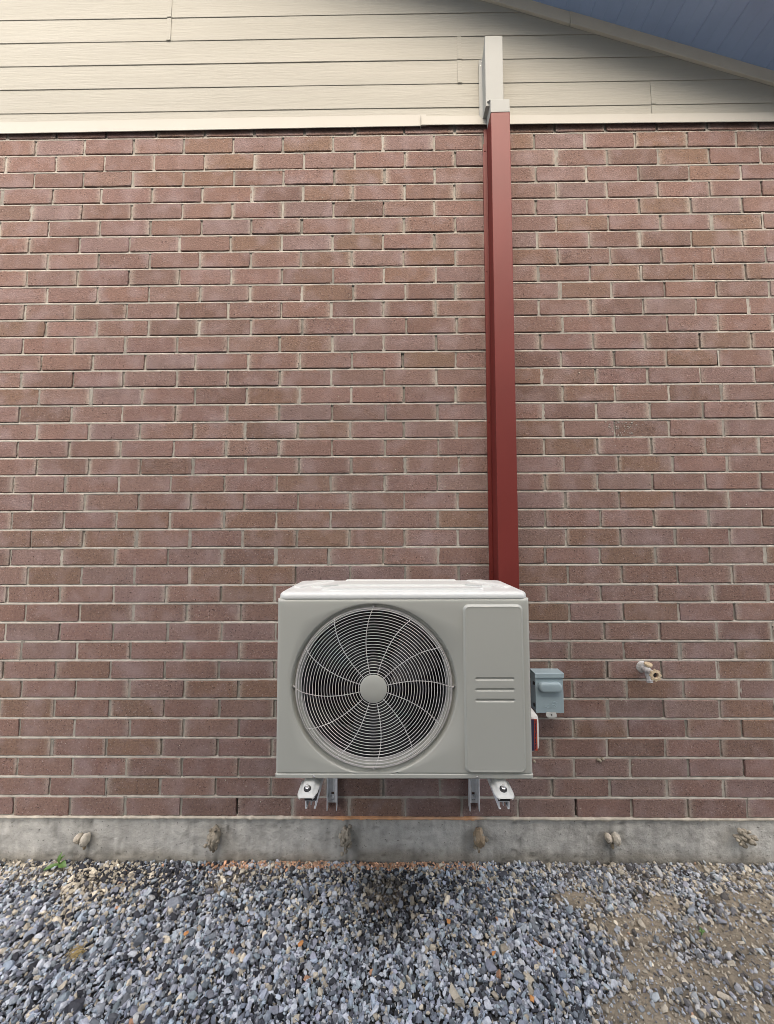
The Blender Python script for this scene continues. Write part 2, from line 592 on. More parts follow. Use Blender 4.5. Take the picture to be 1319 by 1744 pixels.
foot = npmesh('foundation', V, np.concatenate([F, F2]), MT['concrete'], np.concatenate([CC.reshape(-1, 3), CC[-1]]), house, 180)


# mortar plugs over the form ties
def blob(mb, c, r, seed, col, sub=10, rough=.35):
    th = np.linspace(0, PI, sub)
    ph = np.linspace(0, 2 * PI, sub * 2, endpoint=False)
    L = []
    rs = np.random.default_rng(seed)
    for t in th:
        row = []
        for p in ph:
            d = np.array([math.sin(t) * math.cos(p), math.cos(t), math.sin(t) * math.sin(p)])
            k = 1 + rough * (float(fbm(d[0] * 2 + seed, d[2] * 2 + d[1] * 1.7, .8, seed)) - .5) * 2 + rs.normal(0, .05)
            row.append(tuple(np.array(c) + d * np.array(r) * k))
        L.append(row)
    mb.loops(L, True, False, False, col)


def plug(x, z, kind, i):
    mb = MB()
    K = 1.25 if kind in ('split', 'lump') else 1.55
    if kind == 'split':
        blob(mb, (x + .008, -.012, z + .002), (.011, .016, .016), 3 + i, (1.55, 1.6, 1.7), 12, .18)
        blob(mb, (x - .013, -.010, z + .004), (.009, .014, .012), 9 + i, (1.5, 1.5, 1.55), 10, .22)
        blob(mb, (x + .001, -.004, z - .022), (.004, .006, .009), 12 + i, (1.0, .9, .75), 8, .3)
        blob(mb, (x - .004, -.006, z - .010), (.012, .006, .005), 15 + i, (.35, .35, .33), 8, .3)
    elif kind == 'lump':
        for q in range(46):
            a, b = rng.normal(0, .013), rng.normal(0, .012)
            s = rng.uniform(.004, .0085)
            blob(mb, (x + a, -.012 - rng.uniform(0, .012), z + b), (s, s, s * .9), q + i, (1.0 * rng.uniform(.8, 1.25),) * 3, 6, .3)
    else:
        blob(mb, (x, -.010, z), (.0125, .017, .022), 20 + i, (.95, .95, .95) if kind == 'tan' else (1.1, .95, .8), 14, .3)
        for q in range(14):
            s = rng.uniform(.003, .0055)
            blob(mb, (x + rng.normal(0, .007), -.018, z + rng.normal(0, .011)), (s, s * 1.2, s), q * 3 + i, (rng.uniform(.55, 1.2),) * 3, 6, .35)
        blob(mb, (x - .001, -.008, z - .026), (.0035, .006, .009), 50 + i, (.7, .6, .5), 7, .3)
    mb.v = [(x + (p[0] - x) * K, p[1] * K, z + (p[2] - z) * K) for p in mb.v]
    return mb.build('mortar_plug', MT['plug'], foot, 60)


for i, ((x, z), k) in enumerate(zip(TIES, ('split', 'tan', 'tan', 'tan2', 'split', 'lump'))):
    plug(x, z, k, i * 7)

# ---- gable: rake line z = RZ - RS (x - RX)
RX, RZ, RS = .4670, 3.3475, .3455


def rake_z(x):
    return RZ - RS * (x - RX)


mb = MB()
LAP = .1051
zb0 = 2.9005 - LAP
k = 0
while True:
    zb = zb0 + k * LAP
    k += 1
    if zb > 4.35:
        break
    xe = min(X1, RX + (RZ + .06 - zb) / RS)
    if xe < X0 + .2:
        break
    xs = np.arange(X0, xe, .05)
    xs = np.append(xs, xe)
    wv = .0016 * (fbm(xs, xs * 0 + k * 7.7, .6, 71) - .5)
    wz = .0022 * (fbm(xs, xs * 0 + k * 3.3, .9, 75) - .5)
    L = []
    d0 = .045 if k == 1 else 0.0
    for dz, y in ((d0, .012), (d0, -.0040), (d0 + .0008, -.0046), (.055, -.0034), (LAP + .006, -.0020)):
        L.append([(x, y + (a if y < .01 else 0), zb + dz + (b if dz < LAP else 0)) for x, a, b in zip(xs, wv, wz)])
    mb.loops(L, False)
siding = mb.build('lap_siding', MT['siding'], house, 25)


def joint_cover(x, z0, z1, w=.017):
    mb = MB()
    zz = zb0
    while zz < z1 - .001:
        a, b = max(zz, z0), min(zz + LAP, z1)
        if b - a > .012:
            t0 = (a - zz) / LAP
            t1 = (b - zz) / LAP
            y0 = -.0046 + .0024 * t0 - .0024
            y1 = -.0046 + .0024 * t1 - .0024
            vs = [(x + dx, y + dy, z) for z, y in ((a + .001, y0), (b - .0015, y1)) for dx, dy in ((-w / 2, .006), (-w / 2, 0), (w / 2, 0), (w / 2, .006))]
            mb.add(vs, [(0, 1, 5, 4), (1, 2, 6, 5), (2, 3, 7, 6), (0, 3, 2, 1), (4, 5, 6, 7)])
        zz += LAP
    return mb.build('joint_cover', MT['siding'], siding)


joint_cover(-.912, zb0 + 4 * LAP, zb0 + 6 * LAP)
joint_cover(.289, zb0 + 2 * LAP, zb0 + 4 * LAP)
joint_cover(1.068, zb0 + .5 * LAP, zb0 + 2 * LAP)


# ledge trim: two lengths of bent flashing, the right one lapped over the left at x = .128
def trim(xa, xb, fz, h, y, endlip=False):
    mb = MB()
    xs = np.append(np.arange(xa, xb, .08), xb)
    wv = .0016 * (fbm(xs, xs * 0 + 3, .45, 81) - .5)
    L = []
    for yy, dz in ((.012, h + .006), (y + .005, h + .0005), (y + .001, h - .002), (y - .0008, .008), (y - .0018, .0015), (y - .0006, 0), (y + .0008, .0012), (y + .0010, .024)):
        L.append([(x, yy + (a if yy < 0 else 0), fz(x) + dz + a * .6) for x, a in zip(xs, wv)])
    mb.loops(L, False)
    if endlip:
        mb.box(xa - .0012, xa + .0012, y - .0042, .004, fz(xa) - .0015, fz(xa) + h - .003)
    return mb.build('ledge_trim', MT['trim'], house, 30)


trim(X0, .150, lambda x: 2.8045 + .0050 * (x + 1.56), .0545, -.0100)
trim(.128, X1, lambda x: 2.8145 - .0035 * (x - .128), .0435, -.0122, True)

# rake trim board, soffit, fascia, roof
mb = MB()
pts = [X0, .745, X1]
for a, b, dy in ((X0, .742, 0.0), (.7435, X1, -.0015)):
    xs = (a, b)
    L = []
    for off, y in ((0.0, -.003), (0.0, -.013 + dy), (.057, -.013 + dy), (.057, -.003)):
        L.append([(x, y, rake_z(x) + off + (.0 if off else 0)) for x in xs])
    mb.loops([list(q) for q in zip(*L)], True, True, True)
rk = mb.build('rake_trim', MT['rake'], house, None, .0015)
sx = math.sqrt(1 + RS * RS)
mb = MB()
PW = .105
npan = int((X1 - X0) * sx / PW) + 1
OV = -.225


def sp(s, y, d):      # along the slope, outward, normal offset
    x = X0 + s / sx
    return (x + d * RS / sx, y, rake_z(X0) + .054 - RS * (s / sx) + d / sx)


for i in range(npan):
    s0, s1 = i * PW, (i + 1) * PW
    prof = [(s0, .0016), (s0 + .002, .0016), (s0 + .004, 0), (s0 + PW * .5 - .003, 0.0), (s0 + PW * .5, .0008), (s0 + PW * .5 + .003, 0.0), (s1 - .002, 0), (s1, .0016)]
    mb.loops([[sp(s, -.004, d) for s, d in prof], [sp(s, OV, d) for s, d in prof]], False)
mb.build('soffit', MT['soffit'], house)
mb = MB()
LS = (X1 - X0) * sx
for (y0, y1, d0, d1) in ((OV - .022, OV, -.012, .17),):
    vs = [sp(s, y, d) for s in (0, LS) for y in (y0, y1) for d in (d0, d1)]
    mb.add(vs, [(0, 1, 3, 2), (4, 6, 7, 5), (0, 4, 5, 1), (2, 3, 7, 6), (0, 2, 6, 4), (1, 5, 7, 3)])
mb.build('fascia', MT['rake'], house, None, .002)
mb = MB()
vs = [sp(s, y, d) for s in (0, LS) for y in (OV - .05, 3.0) for d in (.172, .20)]
mb.add(vs, [(0, 1, 3, 2), (4, 6, 7, 5), (0, 4, 5, 1), (2, 3, 7, 6), (0, 2, 6, 4), (1, 5, 7, 3)])
mb.build('roof', MT['roof'], house)

# ------------------------------------------------------------------ unseen house added behind the camera to narrow the strip of sky
BLOCKER_H = 4.25
blocker = thing('sky_blocker_house', 'unseen plain sided house added across the side yard to narrow the sky', 'house')
mb = MB()
mb.box(-1.9, 2.6, -6.2, -2.75, -.1, BLOCKER_H)
mb.build('wall', MT['blocker_wall'], blocker)
mb = MB()
mb.prism([(0, 0)] * 0 + [(-2.05, BLOCKER_H), (2.75, BLOCKER_H), (2.75, BLOCKER_H + .12), (-2.05, BLOCKER_H + .12)], -6.4, -2.55)
mb.build('roof', MT['roof'], blocker)

# ------------------------------------------------------------------ ground: soil sheet, gravel, far ground
PATCH = [(.72, -.22, .10, .045), (.84, -.15, .075, .04), (.70, -.33, .09, .05), (.83, -.345, .10, .04), (.63, -.43, .11, .05), (1.02, -.24, .13, .05),
         (1.25, -.06, .12, .035), (1.10, -.012, .05, .018), (1.0, -.33, .08, .04), (.60, -.14, .07, .025), (1.13, -.14, .10, .035), (.95, -.44, .15, .05),
         (1.35, -.22, .2, .08), (1.6, -.1, .2, .06), (1.2, -.40, .15, .06), (.75, -.60, .2, .08), (1.2, -.6, .2, .08)]
PATCH2 = [(-.02, -.10, .07, .05, .55), (-1.25, -.055, .11, .03, .6), (-.55, -.075, .07, .04, .6), (-.30, -.02, .14, .014, .6), (-1.05, -.10, .08, .03, .4)]


def dirt(x, y):
    m = np.zeros_like(x)
    wx = x + .07 * (fbm(x, y, .09, 91) - .5)
    wy = y + .05 * (fbm(x, y, .07, 95) - .5)
    for cx, cy, a, b in PATCH:
        d = ((wx - cx) / a) ** 2 + ((wy - cy) / b) ** 2
        m = np.maximum(m, np.clip(1.5 - d * .75, 0, 1))
    for cx, cy, a, b, s in PATCH2:
        d = ((wx - cx) / a) ** 2 + ((wy - cy) / b) ** 2
        m = np.maximum(m, s * np.clip(1.5 - d * .75, 0, 1))
    zone = np.clip((x - .58 + .25 * (fbm(x, y, .2, 99) - .5)) / .12, 0, 1)
    m = np.maximum(m, zone * np.clip((fbm(x, y, .07, 103) - .43) * 3.2, 0, .7))
    return m


def ground_z(x, y):
    m = dirt(x, y)
    return -.015 + .014 * m + .010 * (fbm(x, y, .3, 107) - .5) + .006 * (fbm(x, y, .06, 109) - .5) + .004 * np.clip(1 + y / .08, 0, 1)


XS = np.arange(-2.7, 2.7, .009)
YS = np.arange(-1.35, .02, .009)
GX, GY = np.meshgrid(XS, YS)
m = dirt(GX, GY)[..., None]
gz = ground_z(GX, GY) + .0022 * (vnoise(GX, GY, .011, 113) - .5) * (.4 + m[..., 0])
brown = np.array([.33, .29, .222]) * (.8 + .5 * fbm(GX, GY, .11, 117))[..., None]
fines = np.array([.045, .045, .045]) * (.7 + .6 * fbm(GX, GY, .15, 121))[..., None]
orng = (np.exp(-((GY + .012) / .02) ** 2) * np.clip((GX + .68) / .15, 0, 1) * np.clip((.36 - GX) / .1, 0, 1) * np.clip(2.4 * fbm(GX, GY, .12, 123) - .5, 0, 1))[..., None]
cc = fines * (1 - m) + brown * m
cc = cc * (1 - orng) + np.array([.58, .36, .23]) * orng
h, w = GX.shape
I = np.arange(h * w).reshape(h, w)
so_ = npmesh('soil', np.stack([GX, GY, gz], -1).reshape(-1, 3), np.stack([I[:-1, :-1], I[:-1, 1:], I[1:, 1:], I[1:, :-1]], -1).reshape(-1, 4), MT['soil'], cc.reshape(-1, 3), None, 180)
so_['kind'] = 'structure'

mb = MB()
mb.add([(-400, -400, -.05), (400, -400, -.05), (400, 400, -.05), (-400, 400, -.05)], [(0, 1, 2, 3)])
g = mb.build('ground', MT['field'])
g['kind'] = 'structure'


def stone_protos(n, npts, flat):
    import bmesh
    out = []
    for i in range(n):
        bm = bmesh.new()
        for q in range(npts):
            d = rng.normal(0, 1, 3)
            d /= np.linalg.norm(d)
            d *= rng.uniform(.82, 1.08)
            d = np.sign(d) * np.abs(d) ** .8
            bm.verts.new((d[0] * .5, d[1] * .5 * rng.uniform(.62, .8), d[2] * .5 * flat))
        r = bmesh.ops.convex_hull(bm, input=bm.verts)
        bmesh.ops.delete(bm, geom=[e for e in r['geom_interior'] if isinstance(e, bmesh.types.BMVert)], context='VERTS')
        bmesh.ops.recalc_face_normals(bm, faces=bm.faces)
        bm.verts.ensure_lookup_table()
        bm.verts.index_update()
        v = np.array([p.co[:] for p in bm.verts])
        f = np.array([[p.index for p in q.verts] for q in bm.faces if len(q.verts) == 3])
        bm.free()
        out.append((v, f))
    return out


PRO = stone_protos(40, 13, .50) + stone_protos(40, 18, .62)


def rotm(n):
    yaw = rng.uniform(0, 2 * PI, n)
    tx = rng.normal(0, .62, n)
    ty = rng.normal(0, .62, n)
    c, s = np.cos(yaw), np.sin(yaw)
    Z = np.zeros((n, 3, 3))
    Z[:, 0, 0], Z[:, 0, 1], Z[:, 1, 0], Z[:, 1, 1], Z[:, 2, 2] = c, -s, s, c, 1
    A = np.zeros((n, 3, 3))
    c, s = np.cos(tx), np.sin(tx)
    A[:, 0, 0], A[:, 1, 1], A[:, 1, 2], A[:, 2, 1], A[:, 2, 2] = 1, c, -s, s, c
    B = np.zeros((n, 3, 3))
    c, s = np.cos(ty), np.sin(ty)
    B[:, 1, 1], B[:, 0, 0], B[:, 0, 2], B[:, 2, 0], B[:, 2, 2] = 1, c, s, -s, c
    return A @ B @ Z


def scatter(n, xr, yr, med, sig, lo, hi, lift, keep):
    x = rng.uniform(*xr, n)
    y = yr[1] + (yr[0] - yr[1]) * rng.random(n)
    m_ = dirt(x, y)
    ok = keep(x, y, m_)
    x, y, m_ = x[ok], y[ok], m_[ok]
    n = len(x)
    s = np.clip(np.exp(rng.normal(math.log(med), sig, n)), lo, hi)
    s = s * np.where(rng.random(n) < .012, 1.7, 1.0)
    y = np.minimum(y, .002 - s * .3)
    z = ground_z(x, y) + s * .16 + rng.uniform(-.004, 1, n) * lift * (1 - .75 * m_)
    return x, y, z, s, m_


def paint(x, y, m_):
    n = len(x)
    k = np.exp(rng.normal(-.10, .60, n))
    slate = np.array([.345, .388, .436]) * k[:, None] * np.stack([rng.uniform(.92, 1.08, n), np.ones(n), rng.uniform(.94, 1.08, n)], -1)
    slate = np.minimum(slate, np.array([.56, .60, .64]))
    tan = np.array([.50, .455, .355]) * np.exp(rng.normal(0, .28, n))[:, None]
    dark = np.array([.042, .045, .054]) * np.exp(rng.normal(0, .3, n))[:, None]
    white = np.array([.44, .45, .44]) * rng.uniform(.8, 1.2, n)[:, None]
    oran = np.array([.52, .30, .18]) * np.exp(rng.normal(0, .25, n))[:, None]
    nb = fbm(x, y, .16, 131)
    pt = .075 + .55 * np.clip((-.72 - x) / .3, 0, 1) * np.clip(1.25 + y / .26, 0, 1) * np.clip(nb * 3 - .9, 0, 1)
    pt += .22 * np.clip(1 - ((x + .05) / .6) ** 2, 0, 1) * np.clip(1.2 + y / .25, 0, 1)
    pt += .22 * m_ + .10 * np.clip((x - .5) / .2, 0, 1)
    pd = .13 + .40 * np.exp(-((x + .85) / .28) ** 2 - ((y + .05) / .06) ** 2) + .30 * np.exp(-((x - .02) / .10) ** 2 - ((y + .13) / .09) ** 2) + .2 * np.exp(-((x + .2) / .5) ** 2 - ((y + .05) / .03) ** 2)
    po = .0015 + .62 * np.exp(-((y + .006) / .016) ** 2) * np.clip((x + .50) / .14, 0, 1) * np.clip((.33 - x) / .1, 0, 1) * np.clip(3.2 * fbm(x, y, .10, 123) - .8, 0, 1)
    po += .55 * np.exp(-((x + .60) / .06) ** 2 - ((y + .015) / .016) ** 2)
    u = rng.random(n)[:, None]
    pt, pd, po = pt[:, None], pd[:, None], po[:, None]
    c = np.where(u < po, oran, np.where(u < po + pt, tan, np.where(u < po + pt + pd, dark, np.where(u > .962, white, slate))))
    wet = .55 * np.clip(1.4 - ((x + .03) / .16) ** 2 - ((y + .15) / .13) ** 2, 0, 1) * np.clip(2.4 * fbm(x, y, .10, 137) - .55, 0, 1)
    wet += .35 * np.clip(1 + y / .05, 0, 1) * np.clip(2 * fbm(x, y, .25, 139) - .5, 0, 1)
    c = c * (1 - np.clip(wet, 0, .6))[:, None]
    dust = np.clip(m_ * .5 + .25 * np.clip((x - .55) / .15, 0, 1), 0, .48)[:, None]
    c = c * (1 - dust) + (c * .55 + np.array([.18, .16, .13])) * dust
    return c


sets = [
    scatter(36000, (-1.75, 1.75), (-.62, .0), .0118, .34, .005, .030, .004, lambda x, y, m: rng.random(len(x)) > .86 * m),
    scatter(32000, (-1.75, 1.75), (-.62, .0), .0122, .36, .005, .030, .012, lambda x, y, m: rng.random(len(x)) > .96 * m + .04),
    scatter(26000, (-1.75, 1.75), (-.62, .0), .0058, .35, .0025, .010, .003, lambda x, y, m: rng.random(len(x)) < .05 + .75 * m),
    scatter(7000, (-1.75, 1.75), (-.10, .0), .0105, .30, .005, .022, .014, lambda x, y, m: rng.random(len(x)) > .8 * m),
    scatter(5600, (-.62, .36), (-.028, .0), .0074, .30, .004, .014, .013, lambda x, y, m: rng.random(len(x)) < .9),
    scatter(22000, (-2.65, 2.65), (-1.3, .0), .0165, .28, .009, .032, .009, lambda x, y, m: ((np.abs(x) > 1.7) | (y < -.6)) & (rng.random(len(x)) > .8 * m)),
]
GV, GF, GC = [], [], []
nv = 0
for si, (x, y, z, s, m_) in enumerate(sets):
    c = paint(x, y, m_)
    if si == 4:
        o_ = (fbm(x, y, .10, 123) > .28) & (rng.random(len(x)) < .72)
        c[o_] = np.array([.58, .36, .23]) * np.exp(rng.normal(0, .25, o_.sum()))[:, None]
    which = rng.integers(0, len(PRO), len(x))
    R = rotm(len(x))
    for k, (pv, pf) in enumerate(PRO):
        sel = np.where(which == k)[0]
        if not len(sel):
            continue
        sc = s[sel][:, None] * rng.uniform(.85, 1.15, (len(sel), 3))
        P = np.einsum('nij,nvj->nvi', R[sel], pv[None] * sc[:, None, :])
        P += np.stack([x[sel], y[sel], z[sel]], -1)[:, None, :]
        nvp = len(pv)
        GV.append(P.reshape(-1, 3))
        GF.append((pf[None] + (np.arange(len(sel)) * nvp)[:, None, None] + nv).reshape(-1, 3))
        GC.append(np.repeat(c[sel], nvp, 0))
        nv += nvp * len(sel)
gr = npmesh('gravel', np.concatenate(GV), np.concatenate(GF), MT['gravel'], np.concatenate(GC))
gr['kind'] = 'stuff'
gr['label'] = 'blue grey crushed stone gravel with tan pieces along the footing'
gr['category'] = 'gravel'


# ------------------------------------------------------------------ air conditioner outdoor unit
ac = thing('outdoor_unit', 'beige air conditioner outdoor unit with round fan grille on wall brackets', 'air conditioner')
AX0, AX1, AZ0, AZT, AF, AB = -.316, .382, .5065, .9895, -.370, -.098
FX, FZ, FR = -.0490, .7465, .2295


def rrect(x0, x1, z0, z1, r, n=6):
    pts = []
    for cx, cz, a0 in ((x1 - r, z1 - r, 0), (x0 + r, z1 - r, PI / 2), (x0 + r, z0 + r, PI), (x1 - r, z0 + r, 1.5 * PI)):
        for k in range(n + 1):
            a = a0 + (PI / 2) * k / n
            pts.append((cx + r * math.cos(a), cz + r * math.sin(a)))
    return pts


ZB = .5225      # bottom edge of the front sheet, above the base pan
# outer loop points (perimeter of the front sheet) and their directions from the fan centre
per = []
NW, NH = 44, 30
for k in range(NW):
    per.append((AX0 + (AX1 - AX0) * k / NW, ZB))
for k in range(NH):
    per.append((AX1, ZB + (AZT - ZB) * k / NH))
for k in range(NW):
    per.append((AX1 - (AX1 - AX0) * k / NW, AZT))
for k in range(NH):
    per.append((AX0, AZT - (AZT - ZB) * k / NH))


def inset(p, d):
    x, z = p
    return (min(max(x, AX0 + d), AX1 - d), min(max(z, ZB + min(d, .0015)), AZT - d))


def circ(r):
    out = []
    for x, z in per:
        a = math.atan2(z - FZ, x - FX)
        out.append((FX + r * math.cos(a), FZ + r * math.sin(a)))
    return out


mb = MB()
FIL = .009
L = []
for r, y in ((.2065, AF + .030), (.2075, AF + .021), (.2120, AF + .0165), (.2195, AF + .0160), (.2235, AF + .0150), (.2262, AF + .0105), (.2276, AF + .0048), (.2288, AF + .0012), (.2306, AF)):
    L.append([(x, y, z) for x, z in circ(r)])
a, b = circ(.2306), [inset(p, FIL) for p in per]
for t in (.35, .7, 1.0):
    row = []
    for p, q in zip(a, b):
        row.append((p[0] + (q[0] - p[0]) * t, AF, p[1] + (q[1] - p[1]) * t))
    L.append(row)
for k in range(1, 6):
    an = k / 5 * PI / 2
    L.append([(x, AF + FIL * (1 - math.cos(an)), z) for x, z in [inset(p, FIL * (1 - math.sin(an))) for p in per]])
L.append([(x, AB, z) for x, z in per])
mb.loops(L, True, False, True)
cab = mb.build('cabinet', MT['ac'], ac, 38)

# base pan lip under the front sheet
mb = MB()
ol = rrect(AX0 + .001, AX1 - .001, AF + .0035, AB, .006)
L = [[(x, y, ZB + .001) for x, y in ol], [(x, y, ZB - .0015) for x, y in ol]]
ol2 = rrect(AX0 - .0012, AX1 + .0012, AF - .0008, AB - .001, .007)
L += [[(x, y, ZB - .004) for x, y in ol2], [(x, y, AZ0 + .004) for x, y in ol2]]
ol3 = rrect(AX0 + .003, AX1 - .003, AF + .0032, AB, .006)
L += [[(x, y, AZ0) for x, y in ol3]]
mb.loops(L, True, True, True)
mb.build('base_pan', MT['ac'], ac, 30)

# top cover with its pressed ribs
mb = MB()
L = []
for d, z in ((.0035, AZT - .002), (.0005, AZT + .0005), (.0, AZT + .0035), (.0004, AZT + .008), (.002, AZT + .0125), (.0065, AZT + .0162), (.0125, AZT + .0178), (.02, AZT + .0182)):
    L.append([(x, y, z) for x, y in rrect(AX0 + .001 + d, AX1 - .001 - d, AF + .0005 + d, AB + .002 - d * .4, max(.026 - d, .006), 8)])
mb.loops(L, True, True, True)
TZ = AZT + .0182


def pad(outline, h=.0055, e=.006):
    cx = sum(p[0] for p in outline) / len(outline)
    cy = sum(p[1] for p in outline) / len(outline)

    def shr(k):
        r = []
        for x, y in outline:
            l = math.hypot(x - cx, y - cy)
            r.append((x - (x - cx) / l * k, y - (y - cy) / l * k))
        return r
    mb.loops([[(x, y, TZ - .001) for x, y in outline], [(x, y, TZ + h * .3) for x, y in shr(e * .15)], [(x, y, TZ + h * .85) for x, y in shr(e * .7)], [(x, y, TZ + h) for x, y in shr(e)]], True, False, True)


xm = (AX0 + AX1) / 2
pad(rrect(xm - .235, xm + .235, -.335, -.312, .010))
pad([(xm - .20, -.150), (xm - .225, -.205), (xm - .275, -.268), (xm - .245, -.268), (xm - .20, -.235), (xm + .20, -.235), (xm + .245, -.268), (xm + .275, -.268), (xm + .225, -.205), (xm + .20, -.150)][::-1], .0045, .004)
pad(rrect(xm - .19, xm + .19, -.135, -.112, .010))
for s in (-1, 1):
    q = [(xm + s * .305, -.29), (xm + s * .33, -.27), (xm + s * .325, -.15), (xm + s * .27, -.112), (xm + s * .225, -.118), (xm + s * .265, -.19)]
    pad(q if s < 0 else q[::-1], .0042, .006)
mb.build('top_cover', MT['ac_lit'], ac, 35)

# service panel as a fine height field: rounded raised plate with three pressed grooves
PX0, PX1, PZ0, PZ1 = .1975, .3635, .5235, .9740
nx_, nz_ = 112, 300
gx = np.linspace(PX0, PX1, nx_)
gz_ = np.linspace(PZ0, PZ1, nz_)
GX, GZ = np.meshgrid(gx, gz_)


def rr_sd(x, z, x0, x1, z0, z1, r):
    dx = np.abs(x - (x0 + x1) / 2) - ((x1 - x0) / 2 - r)
    dz = np.abs(z - (z0 + z1) / 2) - ((z1 - z0) / 2 - r)
    return np.hypot(np.maximum(dx, 0), np.maximum(dz, 0)) + np.minimum(np.maximum(dx, dz), 0) - r


sd = rr_sd(GX, GZ, PX0, PX1, PZ0, PZ1, .017)
H = .0074 * (1 - (1 - np.clip(-sd / .0066, 0, 1)) ** 1.15)
H -= .0012 * np.clip((-sd - .0062) / .003, 0, 1)
for zc in (.7737, .7448, .7165):
    s2 = rr_sd(GX, GZ, .2278, .3348, zc - .0042, zc + .0042, .0042)
    H -= .0042 * np.clip(-s2 / .0030, 0, 1)
keep = sd < .0008
V = np.stack([GX, AF - H + .0004, GZ], -1).reshape(-1, 3)
I = np.arange(nz_ * nx_).reshape(nz_, nx_)
F = np.stack([I[:-1, :-1], I[:-1, 1:], I[1:, 1:], I[1:, :-1]], -1).reshape(-1, 4)
kf = keep.ravel()[F].any(1)
npmesh('service_panel', V, F[kf], MT['ac'], None, ac, 180)

# bell mouth, coil, fan
mb = MB()
mb.lathe((FX, AF, FZ), (0, 1, 0), [(.2068, .029), (.2050, .033), (.2046, .036)], 96, None, False, False)
mb.build('bell_mouth', MT['shroud'], ac, 60)
mb = MB()
mb.lathe((FX, AF, FZ), (0, 1, 0), [(.2047, .0361), (.2045, .16)], 96, None, False, False)
mb.build('fan_ring', MT['dark'], ac, 60)
mb = MB()
mb.box(AX0 + .01, AX1 - .13, AB - .035, AB - .030, AZ0 + .03, AZT - .01)
mb.build('coil', MT['coil'], ac)
mb = MB()
mb.lathe((FX, AF + .060, FZ), (0, 1, 0), [(.02, 0), (.046, .004), (.052, .012), (.052, .06)], 32)
for k in range(3):
    a0 = 2 * PI * k / 3 + .3
    rows = []
    for t in np.linspace(0, 1, 9):
        r = .048 + t * .150
        row = []
        for s in np.linspace(-1, 1, 9):
            an = a0 + s * (.48 - .05 * t) + .35 * t
            row.append((FX + r * math.cos(an), AF + .085 + s * .028 * (1 - .3 * t), FZ + r * math.sin(an)))
        rows.append(row)
    mb.loops(rows, False)
mb.build('fan', MT['dark'], ac, 60)

# wire grille
mb = MB()


def ring(r, y, w, n=128):
    mb.tube([(FX + r * math.cos(2 * PI * k / n), y, FZ + r * math.sin(2 * PI * k / n)) for k in range(n)], w, 8, True)


GYF = AF - .0035
radii = [.0412 + .00785 * k for k in range(22)]
for r in radii:
    ring(r, GYF + (max(0, r - .2) / .0061) * .0012, .00088)
for r, y in ((.2122, GYF + .0060), (.2155, GYF + .0120)):
    ring(r, y, .00105)
ring(.2170, GYF + .0165, .0015)
for k in range(12):
    e = 2 * PI * k / 12
    pts = []
    for t in np.linspace(0, 1, 26):
        r = .036 + t * (.2185 - .036)
        an = e + math.radians(14) * (1 - (r / .2185) ** 2)
        y = GYF + .0021
        if r > .198:
            y += ((r - .198) / .0205) ** 2 * .014
        pts.append((FX + r * math.cos(an), y, FZ + r * math.sin(an)))
    mb.tube(pts, .00105, 8)
for k in (0, 3, 6, 9):
    e = 2 * PI * k / 12
    c, s = math.cos(e), math.sin(e)
    mb.tube([(FX + q * c, y, FZ + q * s) for q, y in ((.216, GYF + .0125), (.2195, GYF + .0145), (.2215, GYF + .0155))], .0022, 8)
    mb.lathe((FX + .2225 * c, AF + .0150, FZ + .2225 * s), (0, -1, 0), [(.0042, 0), (.0042, .0018)], 14)
gril = mb.build('fan_grille', MT['wire'], ac, 60)
mb = MB()
mb.lathe((FX, GYF + .004, FZ), (0, -1, 0), [(.0372, 0), (.0378, .002), (.0370, .0058), (.0345, .0070), (.01, .0074), (.0, .0074)], 64)
mb.build('hub_disc', MT['ac'], gril, 40)


def screw(x, y, z, parent, r=.0036, m='screw'):
    mb = MB()
    mb.lathe((x, y, z), (0, -1, 0), [(r * 1.15, 0), (r * 1.1, r * .35), (r * .8, r * .7), (r * .3, r * .75), (r * .28, r * .4), (0, r * .4)], 14)
    return mb.build('screw', MT[m], parent, 40)


for k in (0, 3, 6, 9):
    e = 2 * PI * k / 12
    screw(FX + .2225 * math.cos(e), AF + .0130, FZ + .2225 * math.sin(e), gril, .0031)
screw(-.211, AF - .0012, .5135, ac, .0033)
screw(.231, AF - .0012, .5135, ac, .0033)


